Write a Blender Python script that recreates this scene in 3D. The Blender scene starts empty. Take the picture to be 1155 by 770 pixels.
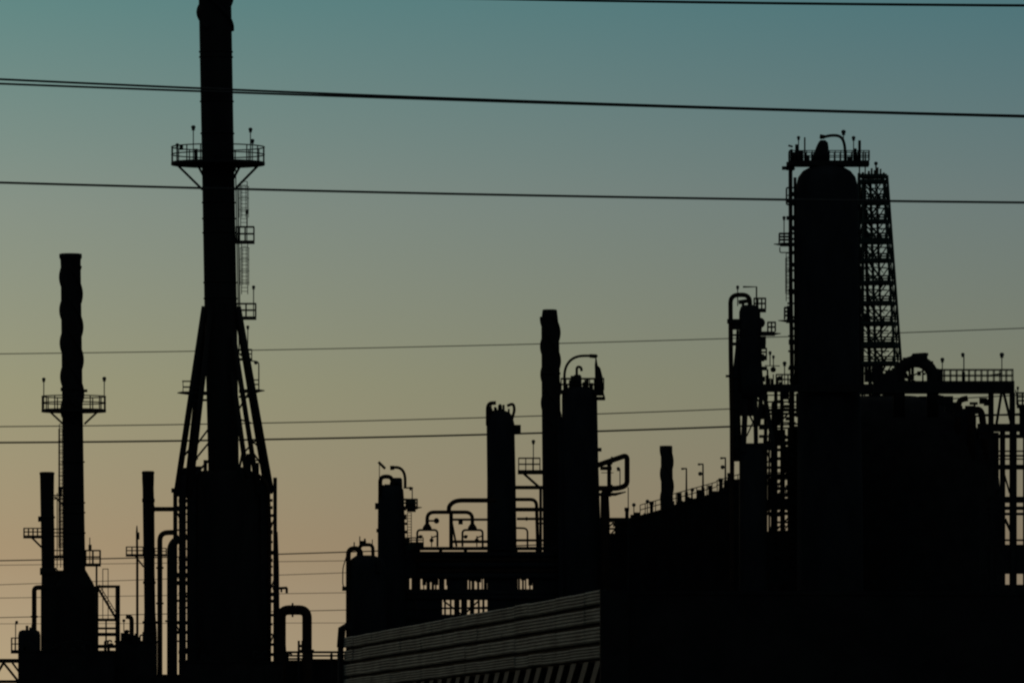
import bpy, bmesh, math, random
from mathutils import Vector

random.seed(7)
R = math.radians
S = bpy.context.scene
C = S.collection
F, CX, HY, EYE = 10000.0, 577.5, 880.0, 1.7     # focal length in pixels, picture centre, horizon row, eye height
def DY(Y): return 541.0+Y      # the plant stands some 730 m away; Y orders its units in depth, in metres

# ------------------------------------------------------------------ materials
def mat(name, c1, c2, rough=0.75, scale=2.0, spec=0.2, metal=0.0, bump=0.0, streak=1.0):
    m = bpy.data.materials.new(name); m.use_nodes = True
    nt = m.node_tree; b = nt.nodes['Principled BSDF']
    tc = nt.nodes.new('ShaderNodeTexCoord'); mp = nt.nodes.new('ShaderNodeMapping')
    mp.inputs['Scale'].default_value = (1, 1, streak)
    nz = nt.nodes.new('ShaderNodeTexNoise'); nz.inputs['Scale'].default_value = scale
    nz.inputs['Detail'].default_value = 6; nz.inputs['Roughness'].default_value = 0.65
    rp = nt.nodes.new('ShaderNodeValToRGB')
    rp.color_ramp.elements[0].position = 0.35; rp.color_ramp.elements[1].position = 0.7
    rp.color_ramp.elements[0].color = (*c1, 1); rp.color_ramp.elements[1].color = (*c2, 1)
    L = nt.links.new
    L(tc.outputs['Object'], mp.inputs['Vector']); L(mp.outputs[0], nz.inputs['Vector'])
    L(nz.outputs['Fac'], rp.inputs['Fac']); L(rp.outputs[0], b.inputs['Base Color'])
    b.inputs['Roughness'].default_value = rough; b.inputs['Metallic'].default_value = metal
    b.inputs['Specular IOR Level'].default_value = spec
    if bump:
        bp = nt.nodes.new('ShaderNodeBump'); bp.inputs['Strength'].default_value = bump
        L(nz.outputs['Fac'], bp.inputs['Height']); L(bp.outputs[0], b.inputs['Normal'])
    return m

M = dict(
    soot=mat('sooty_steel', (.009, .008, .008), (.018, .015, .013), .9, .6, .04, streak=.25),
    steel=mat('dark_painted_steel', (.008, .008, .008), (.017, .015, .014), .85, 1.5, .05),
    rust=mat('rusty_pipe_steel', (.013, .008, .006), (.027, .014, .009), .9, 1.8, .05),
    clad=mat('dark_vessel_insulation', (.008, .008, .009), (.017, .017, .018), .85, .5, .05, streak=.4),
    green=mat('greenish_steel', (.008, .016, .012), (.018, .03, .023), .8, 1.5, .1),  # greenish tone; for the lattice tower, distant haze put into the base colour
    sheet=mat('weathered_corrugated_sheet', (.085, .083, .068), (.20, .192, .155), .8, .45, .12, bump=.12, streak=3.5),
    dark=mat('tarred_sheet', (.008, .007, .007), (.016, .014, .013), .9, .8, .03),
    wire=mat('weathered_cable', (.018, .017, .016), (.035, .03, .027), .8, 3, .1),
    lamp=mat('dusty_lamp_housing', (.02, .02, .02), (.04, .04, .04), .6, 3, .2),
    fin=mat('grimy_louvre_sheet', (.03, .029, .024), (.07, .067, .055), .85, .9, .1, streak=2),
    ground=mat('oily_gravel', (.03, .028, .025), (.06, .055, .05), .95, .3, .1, bump=.3),
)

# ------------------------------------------------------------------ mesh builder
def vsub(a, b): return (a[0]-b[0], a[1]-b[1], a[2]-b[2])

def bend(pts, r, n=6):
    """rounds the corners of a polyline"""
    pts = [Vector(p) for p in pts]; out = [pts[0]]
    for i in range(1, len(pts)-1):
        a, p, b = pts[i-1], pts[i], pts[i+1]
        da = min(r, (a-p).length*.49); db = min(r, (b-p).length*.49)
        s, e = p+(a-p).normalized()*da, p+(b-p).normalized()*db
        for k in range(n+1):
            t = k/n
            out.append(s*(1-t)**2 + p*2*t*(1-t) + e*t*t)
    out.append(pts[-1])
    return [tuple(p) for p in out]

class MB:
    def __init__(s): s.v = []; s.f = []; s.sm = []
    def add(s, v, f, smooth=False):
        o = len(s.v); s.v += [tuple(p) for p in v]
        s.f += [tuple(i+o for i in q) for q in f]; s.sm += [smooth]*len(f)
        return s
    def box(s, x0, x1, y0, y1, w0, w1):
        v = [(x, y, w) for x in (x0, x1) for y in (y0, y1) for w in (w0, w1)]
        return s.add(v, [(0, 1, 3, 2), (4, 6, 7, 5), (0, 4, 5, 1), (2, 3, 7, 6), (0, 2, 6, 4), (1, 5, 7, 3)])
    def tube(s, pts, r, n=8, smooth=True, turn=0.0):
        pts = [Vector(p if len(p) == 3 else (p[0], p[1], 0)) for p in pts]
        N = len(pts); rs = r if isinstance(r, (list, tuple)) else [r]*N
        T = []
        for i in range(N):
            d = pts[min(i+1, N-1)]-pts[max(i-1, 0)]
            T.append(d.normalized() if d.length > 1e-9 else Vector((0, 1, 0)))
        ref = Vector((0, 0, 1)) if abs(T[0].z) < .9 else Vector((1, 0, 0))
        u = (ref - T[0]*ref.dot(T[0])).normalized()
        vs, fs = [], []
        for i in range(N):
            u = (u - T[i]*u.dot(T[i])).normalized(); w = T[i].cross(u)
            for k in range(n):
                a = 2*math.pi*k/n + turn
                vs.append(pts[i] + (u*math.cos(a) + w*math.sin(a))*rs[i])
        for i in range(N-1):
            for k in range(n):
                a, b = i*n+k, i*n+(k+1) % n
                fs.append((a, b, b+n, a+n))
        s.add(vs, fs, smooth)
        o = len(s.v)-len(vs)
        s.f += [tuple(range(o, o+n))[::-1], tuple(range(o+(N-1)*n, o+N*n))]; s.sm += [False]*2
        return s
    def bar(s, p, q, t):
        return s.tube([p, q], t*.7071, 4, False, math.pi/4)
    def lathe(s, prof, w=0, n=32, smooth=True, cap=True):
        """prof: (x centre, y, radius) rows, stacked along the vertical"""
        vs = []; fs = []
        for x, y, r in prof:
            for k in range(n):
                a = 2*math.pi*k/n
                vs.append((x+r*math.cos(a), y, w+r*math.sin(a)))
        for i in range(len(prof)-1):
            for k in range(n):
                a, b = i*n+k, i*n+(k+1) % n
                fs.append((a, b, b+n, a+n))
        s.add(vs, fs, smooth)
        if cap:
            o = len(s.v)-len(vs); N = len(prof)
            s.f += [tuple(range(o, o+n))[::-1], tuple(range(o+(N-1)*n, o+N*n))]; s.sm += [False]*2
        return s
    def ball(s, c, r, n=10, sy=1.0):
        prof = []
        for i in range(1, n):
            a = math.pi*i/n
            prof.append((c[0], c[1]-math.cos(a)*r*sy, math.sin(a)*r))
        return s.lathe(prof, c[2] if len(c) > 2 else 0, 12)

def tag(o, label=None, cat=None, group=None, kind=None):
    if label: o['label'] = label
    if cat: o['category'] = cat
    if group: o['group'] = group
    if kind: o['kind'] = kind
    return o

def link_mesh(name, mb, m, conv, parent=None):
    me = bpy.data.meshes.new(name)
    me.from_pydata([conv(p) for p in mb.v], [], mb.f); me.update()
    bm = bmesh.new(); bm.from_mesh(me)
    bmesh.ops.recalc_face_normals(bm, faces=bm.faces)
    bm.to_mesh(me); bm.free()
    for p, sm in zip(me.polygons, mb.sm): p.use_smooth = sm
    me.materials.append(M[m])
    o = bpy.data.objects.new(name, me); C.objects.link(o)
    if parent: o.parent = parent
    return o

class Thing:
    """An Empty at the thing's base. Parts are written in the thing's own units: at its distance Y one unit
    is Y/F metres (x to the right, y downwards from a datum, w away from the camera)."""
    def __init__(s, name, label, cat, x, Y, base=None, group=None):
        Y = DY(Y); s.k = Y/F; s.x = x
        s.base = HY+EYE/s.k if base is None else base
        s.root = bpy.data.objects.new(name, None); C.objects.link(s.root)
        s.root.location = ((x-CX)*s.k, Y, (HY-s.base)*s.k+EYE)
        s.root.empty_display_size = .5
        tag(s.root, label, cat, group, 'thing')
    def conv(s, p): return ((p[0]-s.x)*s.k, p[2]*s.k, (s.base-p[1])*s.k)
    def part(s, name, mb, m='steel', parent=None, label=None):
        o = link_mesh(name, mb, m, s.conv, parent or s.root)
        if label: o['label'] = label
        return o

def single(name, label, cat, mb, m, x, Y, base=None, group=None):
    """a thing that is one mesh"""
    Y = DY(Y); k = Y/F; base = HY+EYE/k if base is None else base
    o = link_mesh(name, mb, m, lambda p: ((p[0]-x)*k, p[2]*k, (base-p[1])*k))
    o.location = ((x-CX)*k, Y, (HY-base)*k+EYE)
    return tag(o, label, cat, group)

# ------------------------------------------------------------------ common fittings
def rail_rect(x0, x1, top, deck, w0, w1, n=4, t=.7, mid=1, ends=True):
    mb = MB()
    for w in (w0, w1):
        for i in range(mid+1):
            y = top+(deck-top)*i/(mid+1)
            mb.tube([(x0, y, w), (x1, y, w)], t, 6)
        for i in range(n+1):
            x = x0+(x1-x0)*i/n
            mb.tube([(x, top, w), (x, deck, w)], t, 6)
    if ends:
        for x in (x0, x1):
            for i in range(mid+1):
                y = top+(deck-top)*i/(mid+1)
                mb.tube([(x, y, w0), (x, y, w1)], t, 6)
    return mb

def deck_box(T, x0, x1, y, top, w0=-8, w1=8, th=2.6, n=4, t=.75, mid=1, m='steel', ends=True):
    p = T.part('platform', MB().box(x0, x1, y, y+th, w0, w1), m)
    T.part('railing', rail_rect(x0+.6, x1-.6, top, y, w0+.6, w1-.6, n, t, mid, ends), m, p)
    return p

def ring_deck(T, cx, y, r0, r1, top, th=3.0, n=14, w=0, t=.75):
    mb = MB(); N = 28
    vs = []; fs = []
    for yy, r in ((y, r0), (y, r1), (y+th, r1), (y+th, r0)):
        for k in range(N):
            a = 2*math.pi*k/N; vs.append((cx+r*math.cos(a), yy, w+r*math.sin(a)))
    for j in range(4):
        for k in range(N):
            a, b = j*N+k, j*N+(k+1) % N; c, d = ((j+1) % 4)*N+(k+1) % N, ((j+1) % 4)*N+k
            fs.append((a, b, c, d))
    mb.add(vs, fs)
    p = T.part('platform', mb)
    rl = MB(); r = r1-.6
    for i in range(2):
        yy = top+(y-top)*i/2
        rl.tube([(cx+r*math.cos(2*math.pi*k/N), yy, w+r*math.sin(2*math.pi*k/N)) for k in range(N+1)], t, 6)
    for k in range(n):
        a = 2*math.pi*(k+.5)/n
        rl.tube([(cx+r*math.cos(a), top, w+r*math.sin(a)), (cx+r*math.cos(a), y+.5, w+r*math.sin(a))], t, 6)
    T.part('railing', rl, 'steel', p)
    return p

def lamp(T, x, head, foot, parent=None, arm=0.0, r=2.1, w=0, name='floodlight', pole=.65):
    """a pole with a round lamp head; a sub-part of the platform it is bolted to"""
    mb = MB()
    mb.tube([(x, foot, w), (x, head, w)], pole, 6)
    if arm: mb.tube([(x, head, w), (x+arm, head-.6, w)], pole, 6)
    mb.ball((x+arm, head-.4, w), r, 8, .9)
    mb.tube([(x+arm, head+r*.3, w), (x+arm, head+r*1.2, w)], [r*.55, r*.8], 8)
    return T.part(name, mb, 'lamp', parent)

def ladder(T, x0, x1, y0, y1, w, cage=True, parent=None, step=4.2):
    mb = MB()
    for x in (x0, x1): mb.tube([(x, y0, w), (x, y1, w)], .5, 6)
    y = y0
    while y < y1:
        mb.tube([(x0, y, w), (x1, y, w)], .35, 5); y += step
    L = T.part('ladder', mb, 'steel', parent)
    if cage:
        cb = MB(); xc, r = (x0+x1)/2, (x1-x0)*.75; y = y0+6
        while y < y1-8:
            cb.tube([(xc+r*math.cos(a), y, w-1-r*1.1*math.sin(a)) for a in [math.pi*i/8 for i in range(9)]], .4, 5); y += 13
        for i in (1, 3, 5, 7):
            a = math.pi*i/8
            cb.tube([(xc+r*math.cos(a), y0+6, w-1-r*1.1*math.sin(a)), (xc+r*math.cos(a), y1-10, w-1-r*1.1*math.sin(a))], .32, 5)
        T.part('safety_cage', cb, 'steel', L)
    return L

def strakes(T, axis, r, y0, y1, pitch, fin=2.6, starts=3, m='soot', ph=0.0, w0=0):
    """helical fins wound round a stack; axis(y) gives its centre"""
    for s_ in range(starts):
        pts = []; n = int(abs(y1-y0)/3)
        for i in range(n+1):
            y = y0+(y1-y0)*i/n
            a = 2*math.pi*(y-y0)/pitch+2*math.pi*s_/starts+ph
            rr = r(y)+fin*.1
            pts.append((axis(y)+rr*math.cos(a), y, w0+rr*math.sin(a)))
        T.part('helical_strake', MB().tube(pts, fin*.62, 6), m)

def shell(T, rows, m='soot', name='shell', w=0, n=36):
    return T.part(name, MB().lathe(rows, w, n), m)

def rings(T, name, rows, m='soot'):
    for x, y, r, h in rows: T.part(name, MB().lathe([(x, y, r), (x, y+h, r)], 0, 24), m)

def beams(T, name, rows, m='steel', parent=None):
    for r_ in rows: T.part(name, MB().box(*r_), m, parent)

def flange(mb, x, y, r, w=0, h=2):
    mb.lathe([(x, y, r), (x, y+h, r)], w, 20)

# ================================================================== SETTING
g = MB(); N = 8
g.add([(-6000, -600, 0), (6000, -600, 0), (6000, 12000, 0), (-6000, 12000, 0)], [(0, 1, 2, 3)])
tag(link_mesh('ground', g, 'ground', lambda p: p), kind='structure')

# ================================================================== TALL STACK
T = Thing('chimney_stack', 'tallest chimney, running out of the top of the picture above a splayed leg frame', 'chimney', 252, 190)
ax = lambda y: 242.5+(y/490.0)*9.0
shell(T, [(258, T.base, 17.5), (ax(520), 520, 17.4), (ax(345), 345, 18.4), (ax(170), 170, 18.2), (ax(0), 0, 18.4), (ax(-170), -170, 18.6), (ax(-172), -172, 17), (ax(-160), -160, 16)])
rings(T, 'stiffener_ring', [(ax(y), y, 19.3, 1.3) for y in (58, 64, 114, 150, 228, 246, 262, 318, 336)])
strakes(T, ax, lambda y: 18.4, 34, -160, 110, 4.2, ph=2.2)
p = ring_deck(T, ax(183), 183, 18.2, 53, 166, 3.4, 18)
br = None
for sx, sy in ((-1, 0), (1, 0), (-.5, .86), (.5, .86), (-.5, -.86), (.5, -.86)):
    T.part('bracket', MB().bar((ax(186)+46*sx, 186, 46*sy), (ax(214)+18*sx, 214, 18*sy), 2.6), 'steel', p)
lamp(T, 219.5, 147, 184, p, 0, 2.6, -40); lamp(T, 283.5, 149, 184, p, 0, 2.4, -34)
lamp(T, 200.5, 165, 184, p, 0, 2.2, -14); lamp(T, 285, 160, 184, p, 0, 2.4, -10)
beams(T, 'junction_box', [(203, 207, 164, 170, -14, -10), (220, 224, 170, 184, -30, -27)], 'steel', p)
# small side platforms with ladders down the right flank
p1 = deck_box(T, 266, 287, 271.5, 256, -7, 7, 3.4, 2, .75)
T.part('gate_post', MB().box(268, 271, 256, 272, -2, 1), 'steel', p1)
lamp(T, 278.5, 239, 271, p1, 0, 2.0)
ladder(T, 271.5, 279, 205, 256, -3)
ladder(T, 272.5, 279.5, 274, 332, -3)
p2 = deck_box(T, 266, 289, 357, 342.5, -7, 7, 3.4, 2, .8)
lamp(T, 286, 324, 357, p2, 0, 2.0)
p3 = deck_box(T, 266, 284.5, 404, 394, -6, 6, 2.4, 2, .5); lamp(T, 279.5, 369, 404, p3, 0, 1.9)
T.part('conduit', MB().tube([(268.5, 215, -5), (270.5, 345, -5)], .8, 6).tube([(266, 190, -8), (270, 400, -8)], .7, 6), 'steel')
# splayed support legs, down to the furnace block
legs = [((231, 346, -6), (199.5, 560, -21)), ((238, 352, -16), (216, 560, -46)), ((268.5, 346, -6), (306.5, 556, -20)),
        ((264, 380, -16), (293, 560, -46)), ((231.5, 350, 8), (208, 560, 36)), ((267, 352, 8), (301, 560, 36)),
        ((262.5, 420, -18), (280, 540, -48))]
for (a, b) in legs:
    T.part('support_leg', MB().tube([a, b], 3.5 if a[1] < 350 else 2.9, 12), 'soot')
ties = MB()
for a, b, t in (((217, 437, -15), (228, 437, -22), 2), ((214, 452, -15), (236, 452, -24), 2.4), ((270, 448, -17), (286, 448, -14), 2.4), ((268, 466, -25), (283, 440, -14), 2),
                ((228, 402, -8), (236, 402, -18), 1.6), ((221, 520, -40), (236, 500, -18), 2), ((216, 512, -36), (236, 484, -18), 2),
                ((271, 400, -8), (277, 404, -10), 2), ((273, 520, -40), (292, 520, -30), 1.6), ((280, 492, -34), (297, 510, -16), 1.8)):
    T.part('cross_tie', MB().bar(a, b, t), 'steel')
d1 = T.part('platform', MB().tube([(200.5, 443.6, -15), (206, 443.4, -15), (216, 444, -15), (236, 444, -15)], [.5, 1.6, 2.2, 2.2], 8), 'steel')
T.part('railing', MB().tube([(206, 430.5, -15), (216, 430.5, -15)], .9, 6).tube([(207, 437, -15), (215, 437, -15)], 1, 6).tube([(207, 430, -15), (207, 443, -15)], .5, 6), 'steel', d1)
d2 = T.part('platform', MB().tube([(270, 441.5, -14), (290, 441.5, -14), (294, 441, -14), (299, 441, -14)], [2.2, 2.2, 1.4, .5], 8), 'steel')
T.part('railing', MB().tube([(286, 429, -14), (293, 429, -14)], .8, 6).tube([(286, 434, -14), (292, 434, -14)], .9, 6), 'steel', d2)
gn = MB().tube(bend([(292.3, 441, -14), (292.3, 409, -14), (288, 408, -14), (280, 407, -14)], 3), .8, 6); gn.ball((289, 409.5, -14), 2.2, 8)
T.part('floodlight', gn, 'lamp', d2)

for a, b, t in (((204, 520, -22), (222, 500, -40), 2.2), ((206, 534, -22), (224, 518, -42), 2.4), ((302, 534, -22), (284, 508, -44), 2.2), ((292, 494, -16), (276, 512, -44), 2), ((222, 536, -44), (238, 518, -22), 2.4), ((270, 536, -40), (276, 505, -40), 2.6), ((260, 470, -20), (284, 478, -30), 1.8)):
    T.part('cross_tie', MB().bar(a, b, t), 'steel')
# furnace block under the stack
T = Thing('furnace', 'broad round furnace block at the foot of the tallest chimney', 'furnace', 257, 190.0)
shell(T, [(262, T.base, 46), (260, 700, 44), (258.5, 640, 42), (257.5, 560, 40), (256.5, 545, 39), (256, 537, 36), (255, 531, 29)], 'soot', 'casing', 0, 40)
for x, wd, y0 in ((198.4, 4.6, 552), (206.5, 8.0, 528), (217.8, 8.5, 530), (298.5, 8, 540), (310.8, 4.2, 539)):
    T.part('column', MB().box(x-wd/2+(.0), x+wd/2, y0, T.base, -22, -16), 'steel')
for y in (556, 563, 571, 579, 588, 597, 606, 618, 629, 638, 646, 655, 668, 676, 684, 700, 711, 722, 733, 744):
    beams(T, 'girt', [(197+(y % 5 > 2)*5, 222, y, y+1.6+random.random()*4, -20, -17), (296, 312-(y % 4 > 1)*4, y-8, y-6+random.random()*3, -20, -17)])
for y in (572, 640, 700):
    T.part('brace', MB().bar((198, y, -19), (216, y+45, -19), 1.6), 'steel'); T.part('brace', MB().bar((311, y+10, -19), (297, y+48, -19), 1.6), 'steel')
T.part('header_pipe', MB().tube(bend([(304.5, 770, -24), (305, 600, -24), (303, 545, -24), (290, 535, -24)], 10), 2.0, 8), 'rust')
T.part('feed_pipe', MB().tube([(315.5, 780, -24), (314, 640, -24), (312.5, 600, -24)], 1.4, 8), 'rust')
dv = MB().tube([(308, 664, -24), (324.5, 663, -24)], 1.5, 8).box(322.6, 325.4, 663, 669, -25, -22).box(317, 319, 663, 668, -25, -22)
T.part('davit', dv, 'steel')
T.part('side_drum', MB().lathe([(319, T.base, 7), (318, 740, 6), (316.5, 690, 4.4), (316, 686, 3)], -26, 16), 'soot')
T.part('vent_stub', MB().box(194, 202, 551, 556, -21, -17), 'steel')
for x, y0, wd in ((212.5, 541, 2.4), (303, 548, 4.4), (224, 526, 7), (289, 522, 7), (232, 519, 4), (281, 512, 5), (240, 531, 8), (273, 527, 9), (297, 538, 6)):
    T.part('riser', MB().box(x-wd/2, x+wd/2, y0, T.base, -15, -10), 'steel')

# bent pipes left and right of the furnace
def pipe_thing(label, pts, r, Y, rad=9, w=0, m='rust', fl=(), name='bent_pipe', base=None, group='bent process pipes'):
    mb = MB().tube(bend([(q[0], q[1], w+(q[2] if len(q) > 2 else 0)) for q in pts], rad), r, 14)
    t = Thing(name, label, 'pipe', pts[0][0], Y, base, group)
    t.part('pipe_run', mb, m)
    for (x, y, hor) in fl:
        b = MB()
        if hor: b.tube([(x-1, y, w), (x+1, y, w)], r*1.45, 14)
        else: b.tube([(x, y-1, w), (x, y+1, w)], r*1.45, 14)
        t.part('flange', b, m)
    return t
gy = lambda Y: HY+EYE*F/DY(Y)
pipe_thing('thin pipe arching over to the furnace, nearest the slim chimney', [(180.3, gy(186)), (180.3, 600.5), (200, 600)], 3.0, 186, 9, 0, 'rust', [(180.3, 680, 0), (180.3, 640, 0)])
pipe_thing('thicker pipe hugging the left side of the furnace with a slanted top', [(192.8, gy(185)), (192.8, 614), (203, 606)], 4.6, 185, 7, 0, 'soot', [(192.8, 700, 0)])
pipe_thing('level pipe joining the slim chimney to the furnace frame', [(170, 574.3), (206, 574.3)], 2.6, 190, 3, -14, 'rust', [(174, 574.3, 1)], base=574.3)
pipe_thing('fat square pipe loop standing right of the furnace', [(317, gy(184)), (317, 687.5), (346.3, 687.5), (346.3, gy(184))], 5.6, 184, 9, 0, 'rust', [(346.3, 733, 0), (330, 687.5, 1)])
v = Thing('valve', 'small handwheel valve beside the fat pipe loop', 'valve', 337, 184, None)
v.part('stem', MB().tube([(337, v.base, 0), (337, 722, 0)], 1.3, 8), 'steel')
v.part('handwheel', MB().tube([(341, 722, 0), (341, 733, 0)], 1.1, 8).tube([(337, 728, 0), (342, 728, 0)], 1.6, 8), 'steel')

# ================================================================== LEFT STACK
T = Thing('chimney_stack', 'ribbed chimney at far left with a lit-post gallery near its middle', 'chimney', 83, 200)
T.root['label'] = 'spiral ribbed chimney with a round gallery at the far left'
ax2 = lambda y: 79.6+(y-290)*.0125
rr2 = lambda y: 11.4+(max(0, y-300))*.0016
shell(T, [(84.5, T.base, 28), (84, 690, 26.5), (83.6, 664, 24.5), (83.6, 656, 21), (83.8, 642, 12.6), (ax2(560), 560, 11.9), (ax2(300), 300, 11.4), (ax2(293), 293, 11.6), (ax2(290.5), 290.5, 12.8), (ax2(286.5), 286.5, 12.8), (ax2(286), 286, 11), (ax2(292), 292, 10)])
strakes(T, ax2, rr2, 300, 470, 112, 3.1, ph=.4)
rings(T, 'stiffener_ring', [(ax2(y), y, 13.2, 1.4) for y in (438, 520, 566, 577, 600)])
beams(T, 'bracket', [(68.5, 71, 437, 441, -2, 2), (94, 98.5, 439, 442, -2, 2)])
p = ring_deck(T, 83.2, 461.5, 12, 36.5, 447, 3.2, 16)
for sx, sy in ((-1, 0), (1, 0), (0, -1), (0, 1)):
    T.part('bracket', MB().bar((83.2+27*sx, 464, 27*sy), (83.2+12*sx, 478, 12*sy), 2.2), 'steel', p)
lamp(T, 50, 428.5, 461, p, 0, 2.2, -12); lamp(T, 118, 427.5, 461, p, 0, 2.4, -8)
ladder(T, 67, 71, 478, 628, -1, True)
p = deck_box(T, 96, 113.5, 635, 620.5, -7, 7, 3.4, 2, .8)
T.part('mast', MB().tube([(101.5, 635, -5), (101.5, 606, -5)], .6, 6).box(100, 103.5, 614, 620, -6, -3), 'steel', p)
T.part('post', MB().tube([(109, T.base, -2), (109, 637, -2)], 1.1, 8), 'steel')
T.part('gallery', MB().box(66, 84, 549, 551.5, -9, 0).box(66, 70, 549, 560, -9, -7).box(62, 74, 626, 629.5, -9, 0), 'steel')
wk = MB()
for y in (558, 562, 596, 600, 604, 620, 628):
    wk.box(61.5, 75, y, y+1.3, -11, -9.5)
for x in (65, 69, 72): wk.box(x-.5, x+.5, 556, 640, -11, -9.8)
wk.bar((62, 560, -10), (74, 572, -10), 1.8).bar((74, 640, -10), (64, 660, -10), 1.8).bar((63, 640, -10), (74, 655, -10), 1.6)
T.part('walkway', wk, 'steel')

T.part('boiler_casing', MB().box(47, 108.5, 661, T.base, -20, 24), 'soot')
T.part('duct', MB().box(61, 76, 643, 661.2, -8, 8), 'soot')
T = Thing('chimney_stack', 'short plain chimney left of the spiral ribbed one, with a side balcony', 'chimney', 54, 196)
shell(T, [(55.5, T.base, 9), (55, 680, 8.6), (54.3, 640, 7.4), (53.8, 600, 7.6), (53.2, 570, 7.6), (53.1, 540, 8), (53, 534, 8.2), (53, 532.5, 8.0), (53, 532, 6.8)])
rings(T, 'flange', [(53, 532.6, 8.6, 2), (54, 640, 9, 8), (53.6, 582, 8.5, 2)])
p = deck_box(T, 26.5, 48, 603.5, 595.5, -6, 6, 3.2, 4, .6)
T.part('bracket', MB().bar((36, 606, 0), (47, 617, 0), 2.2), 'steel', p)
T.part('bracket', MB().box(43, 46, 582, 588, -2, 2), 'steel')

T = Thing('chimney_stack', 'slim chimney between the spiral ribbed chimney and the furnace', 'chimney', 168, 192)
shell(T, [(170, T.base, 8.5), (169.3, 712, 7.6), (169, 690, 6.4), (168.3, 640, 6.2), (168, 610, 6.5), (167.6, 575, 6.6), (167.1, 550, 6.4), (167, 540, 6.8), (167, 531.5, 6.8), (167, 531, 5.5)])
rings(T, 'flange', [(167, 532, 7.2, 2), (167.4, 562, 7.2, 4), (169.2, 700, 8.6, 3), (168.5, 655, 7.2, 3)])
p = deck_box(T, 142, 162, 624.5, 616.5, -5, 5, 2.8, 3, .6); T.part('bracket', MB().bar((153, 627, 0), (162, 639, 0), 1.8), 'steel', p)
p = deck_box(T, 174, 188, 624.5, 618, -5, 5, 2.4, 2, .5)
T = Thing('vent_mast', 'thin vent mast rising just left of the slim chimney', 'mast', 154.6, 194)
T.part('pole', MB().tube([(155, T.base, 0), (154.8, 626, 0), (154.4, 600, 0), (154.4, 592.5, 0)], [1.6, 1.4, 1.2, .6], 8), 'steel')
T.part('vent_head', MB().lathe([(155.5, 600, 1.8), (155.5, 608, 1.9)], 0, 10), 'steel')

# frame and stairs right of the ribbed chimney
T = Thing('stair_tower', 'open steel frame with a slanting stair right of the spiral ribbed chimney', 'steel frame', 121, 197)
for x, wd in ((110, 2.2), (132.8, 5.2)):
    T.part('column', MB().box(x-wd/2, x+wd/2, 660, T.base, -3, 1), 'steel')
beams(T, 'beam', [(109, 135, y, y+h, -2.5, .5) for y, h in ((659.6, 3), (697, 3.2), (707, 2.4), (713, 4), (726.5, 4))])
st = MB().bar((109.5, 661, -5), (131, 697, -5), 2.6).bar((112, 659, -7), (133.5, 694, -7), 1.0)
for i in range(12): st.box(110+i*1.8, 113+i*1.8, 662+i*3, 663+i*3, -8, -4)
T.part('stair', st, 'steel')
rl = MB()
for x in (116.3, 122.3): rl.tube([(x, 641, -8), (x, 700, -8)], .5, 6)
rl.tube([(116, 641.5, -8), (122.4, 641.5, -8)], .5, 6).tube([(120, 698, -8), (120, 727, -8)], 1, 6)
T.part('railing', rl, 'steel')
T = Thing('gooseneck_vent', 'short hooded vent pipe standing between stair frame and slim chimney', 'vent', 147, 193)
T.part('pipe_run', MB().tube(bend([(148.5, T.base, 0), (148.5, 694.5, 0), (142, 694.5, 0)], 5), [2.9]*16, 10) if False else MB().tube(bend([(148.5, T.base, 0), (148.5, 695.5, 0), (142, 694.8, 0)], 5), 2.7, 10), 'rust')
T.part('gauge', MB().ball((139.8, 699.5, -2), 1.8, 8).tube([(139.8, 700, -2), (139.8, 712, -2)], .6, 6), 'steel')

# far left equipment
pipe_thing('square cornered pipe just left of the short plain chimney', [(38.6, gy(195)), (38.6, 662.3), (52, 662)], 2.8, 195, 4, 0, 'rust', [(38.6, 695, 0)])
T = Thing('equipment_tank', 'squat tank with a cluttered top at the lower left, beside the truss bridge', 'tank', 32, 191)
shell(T, [(33, T.base, 13), (33, 716, 12.6), (33, 711.5, 11.5), (33, 710, 8)], 'clad', 'vessel')
T.part('fittings', MB().box(29, 32, 705, 711, -2, 1).box(33, 39, 707, 711, -3, 2).tube([(36, 704, 0), (36, 711, 0)], .8, 6), 'steel')
p = deck_box(T, 12.5, 22, 732.5, 719, -6, 6, 4, 2, .6)
lamp(T, 17.6, 701.5, 733, p, 1.2, 1.8)
T = Thing('truss_bridge', 'small lattice footbridge cut off by the left edge, low down', 'bridge', 0, 189, 768)
T.part('top_chord', MB().box(-90, 24, 742.5, 747, -7, 7), 'steel')
T.part('bottom_chord', MB().box(-90, 24, 766.5, 770, -7, 7), 'steel')
lt = MB()
for i in range(4):
    for w in (-6, 6):
        lt.bar((4-i*28, 747, w), (20-i*28, 767, w), 2.2).bar((4-i*28, 747, w), (-8-i*28, 767, w), 2.2).bar((14-i*28, 747, w), (25-i*28, 762, w), 1.8)
T.part('lattice', lt, 'steel')
for x in (-60, 22): T.part('pier', MB().box(x-3, x+3, 770, gy(189), -6, 6), 'steel')

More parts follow.
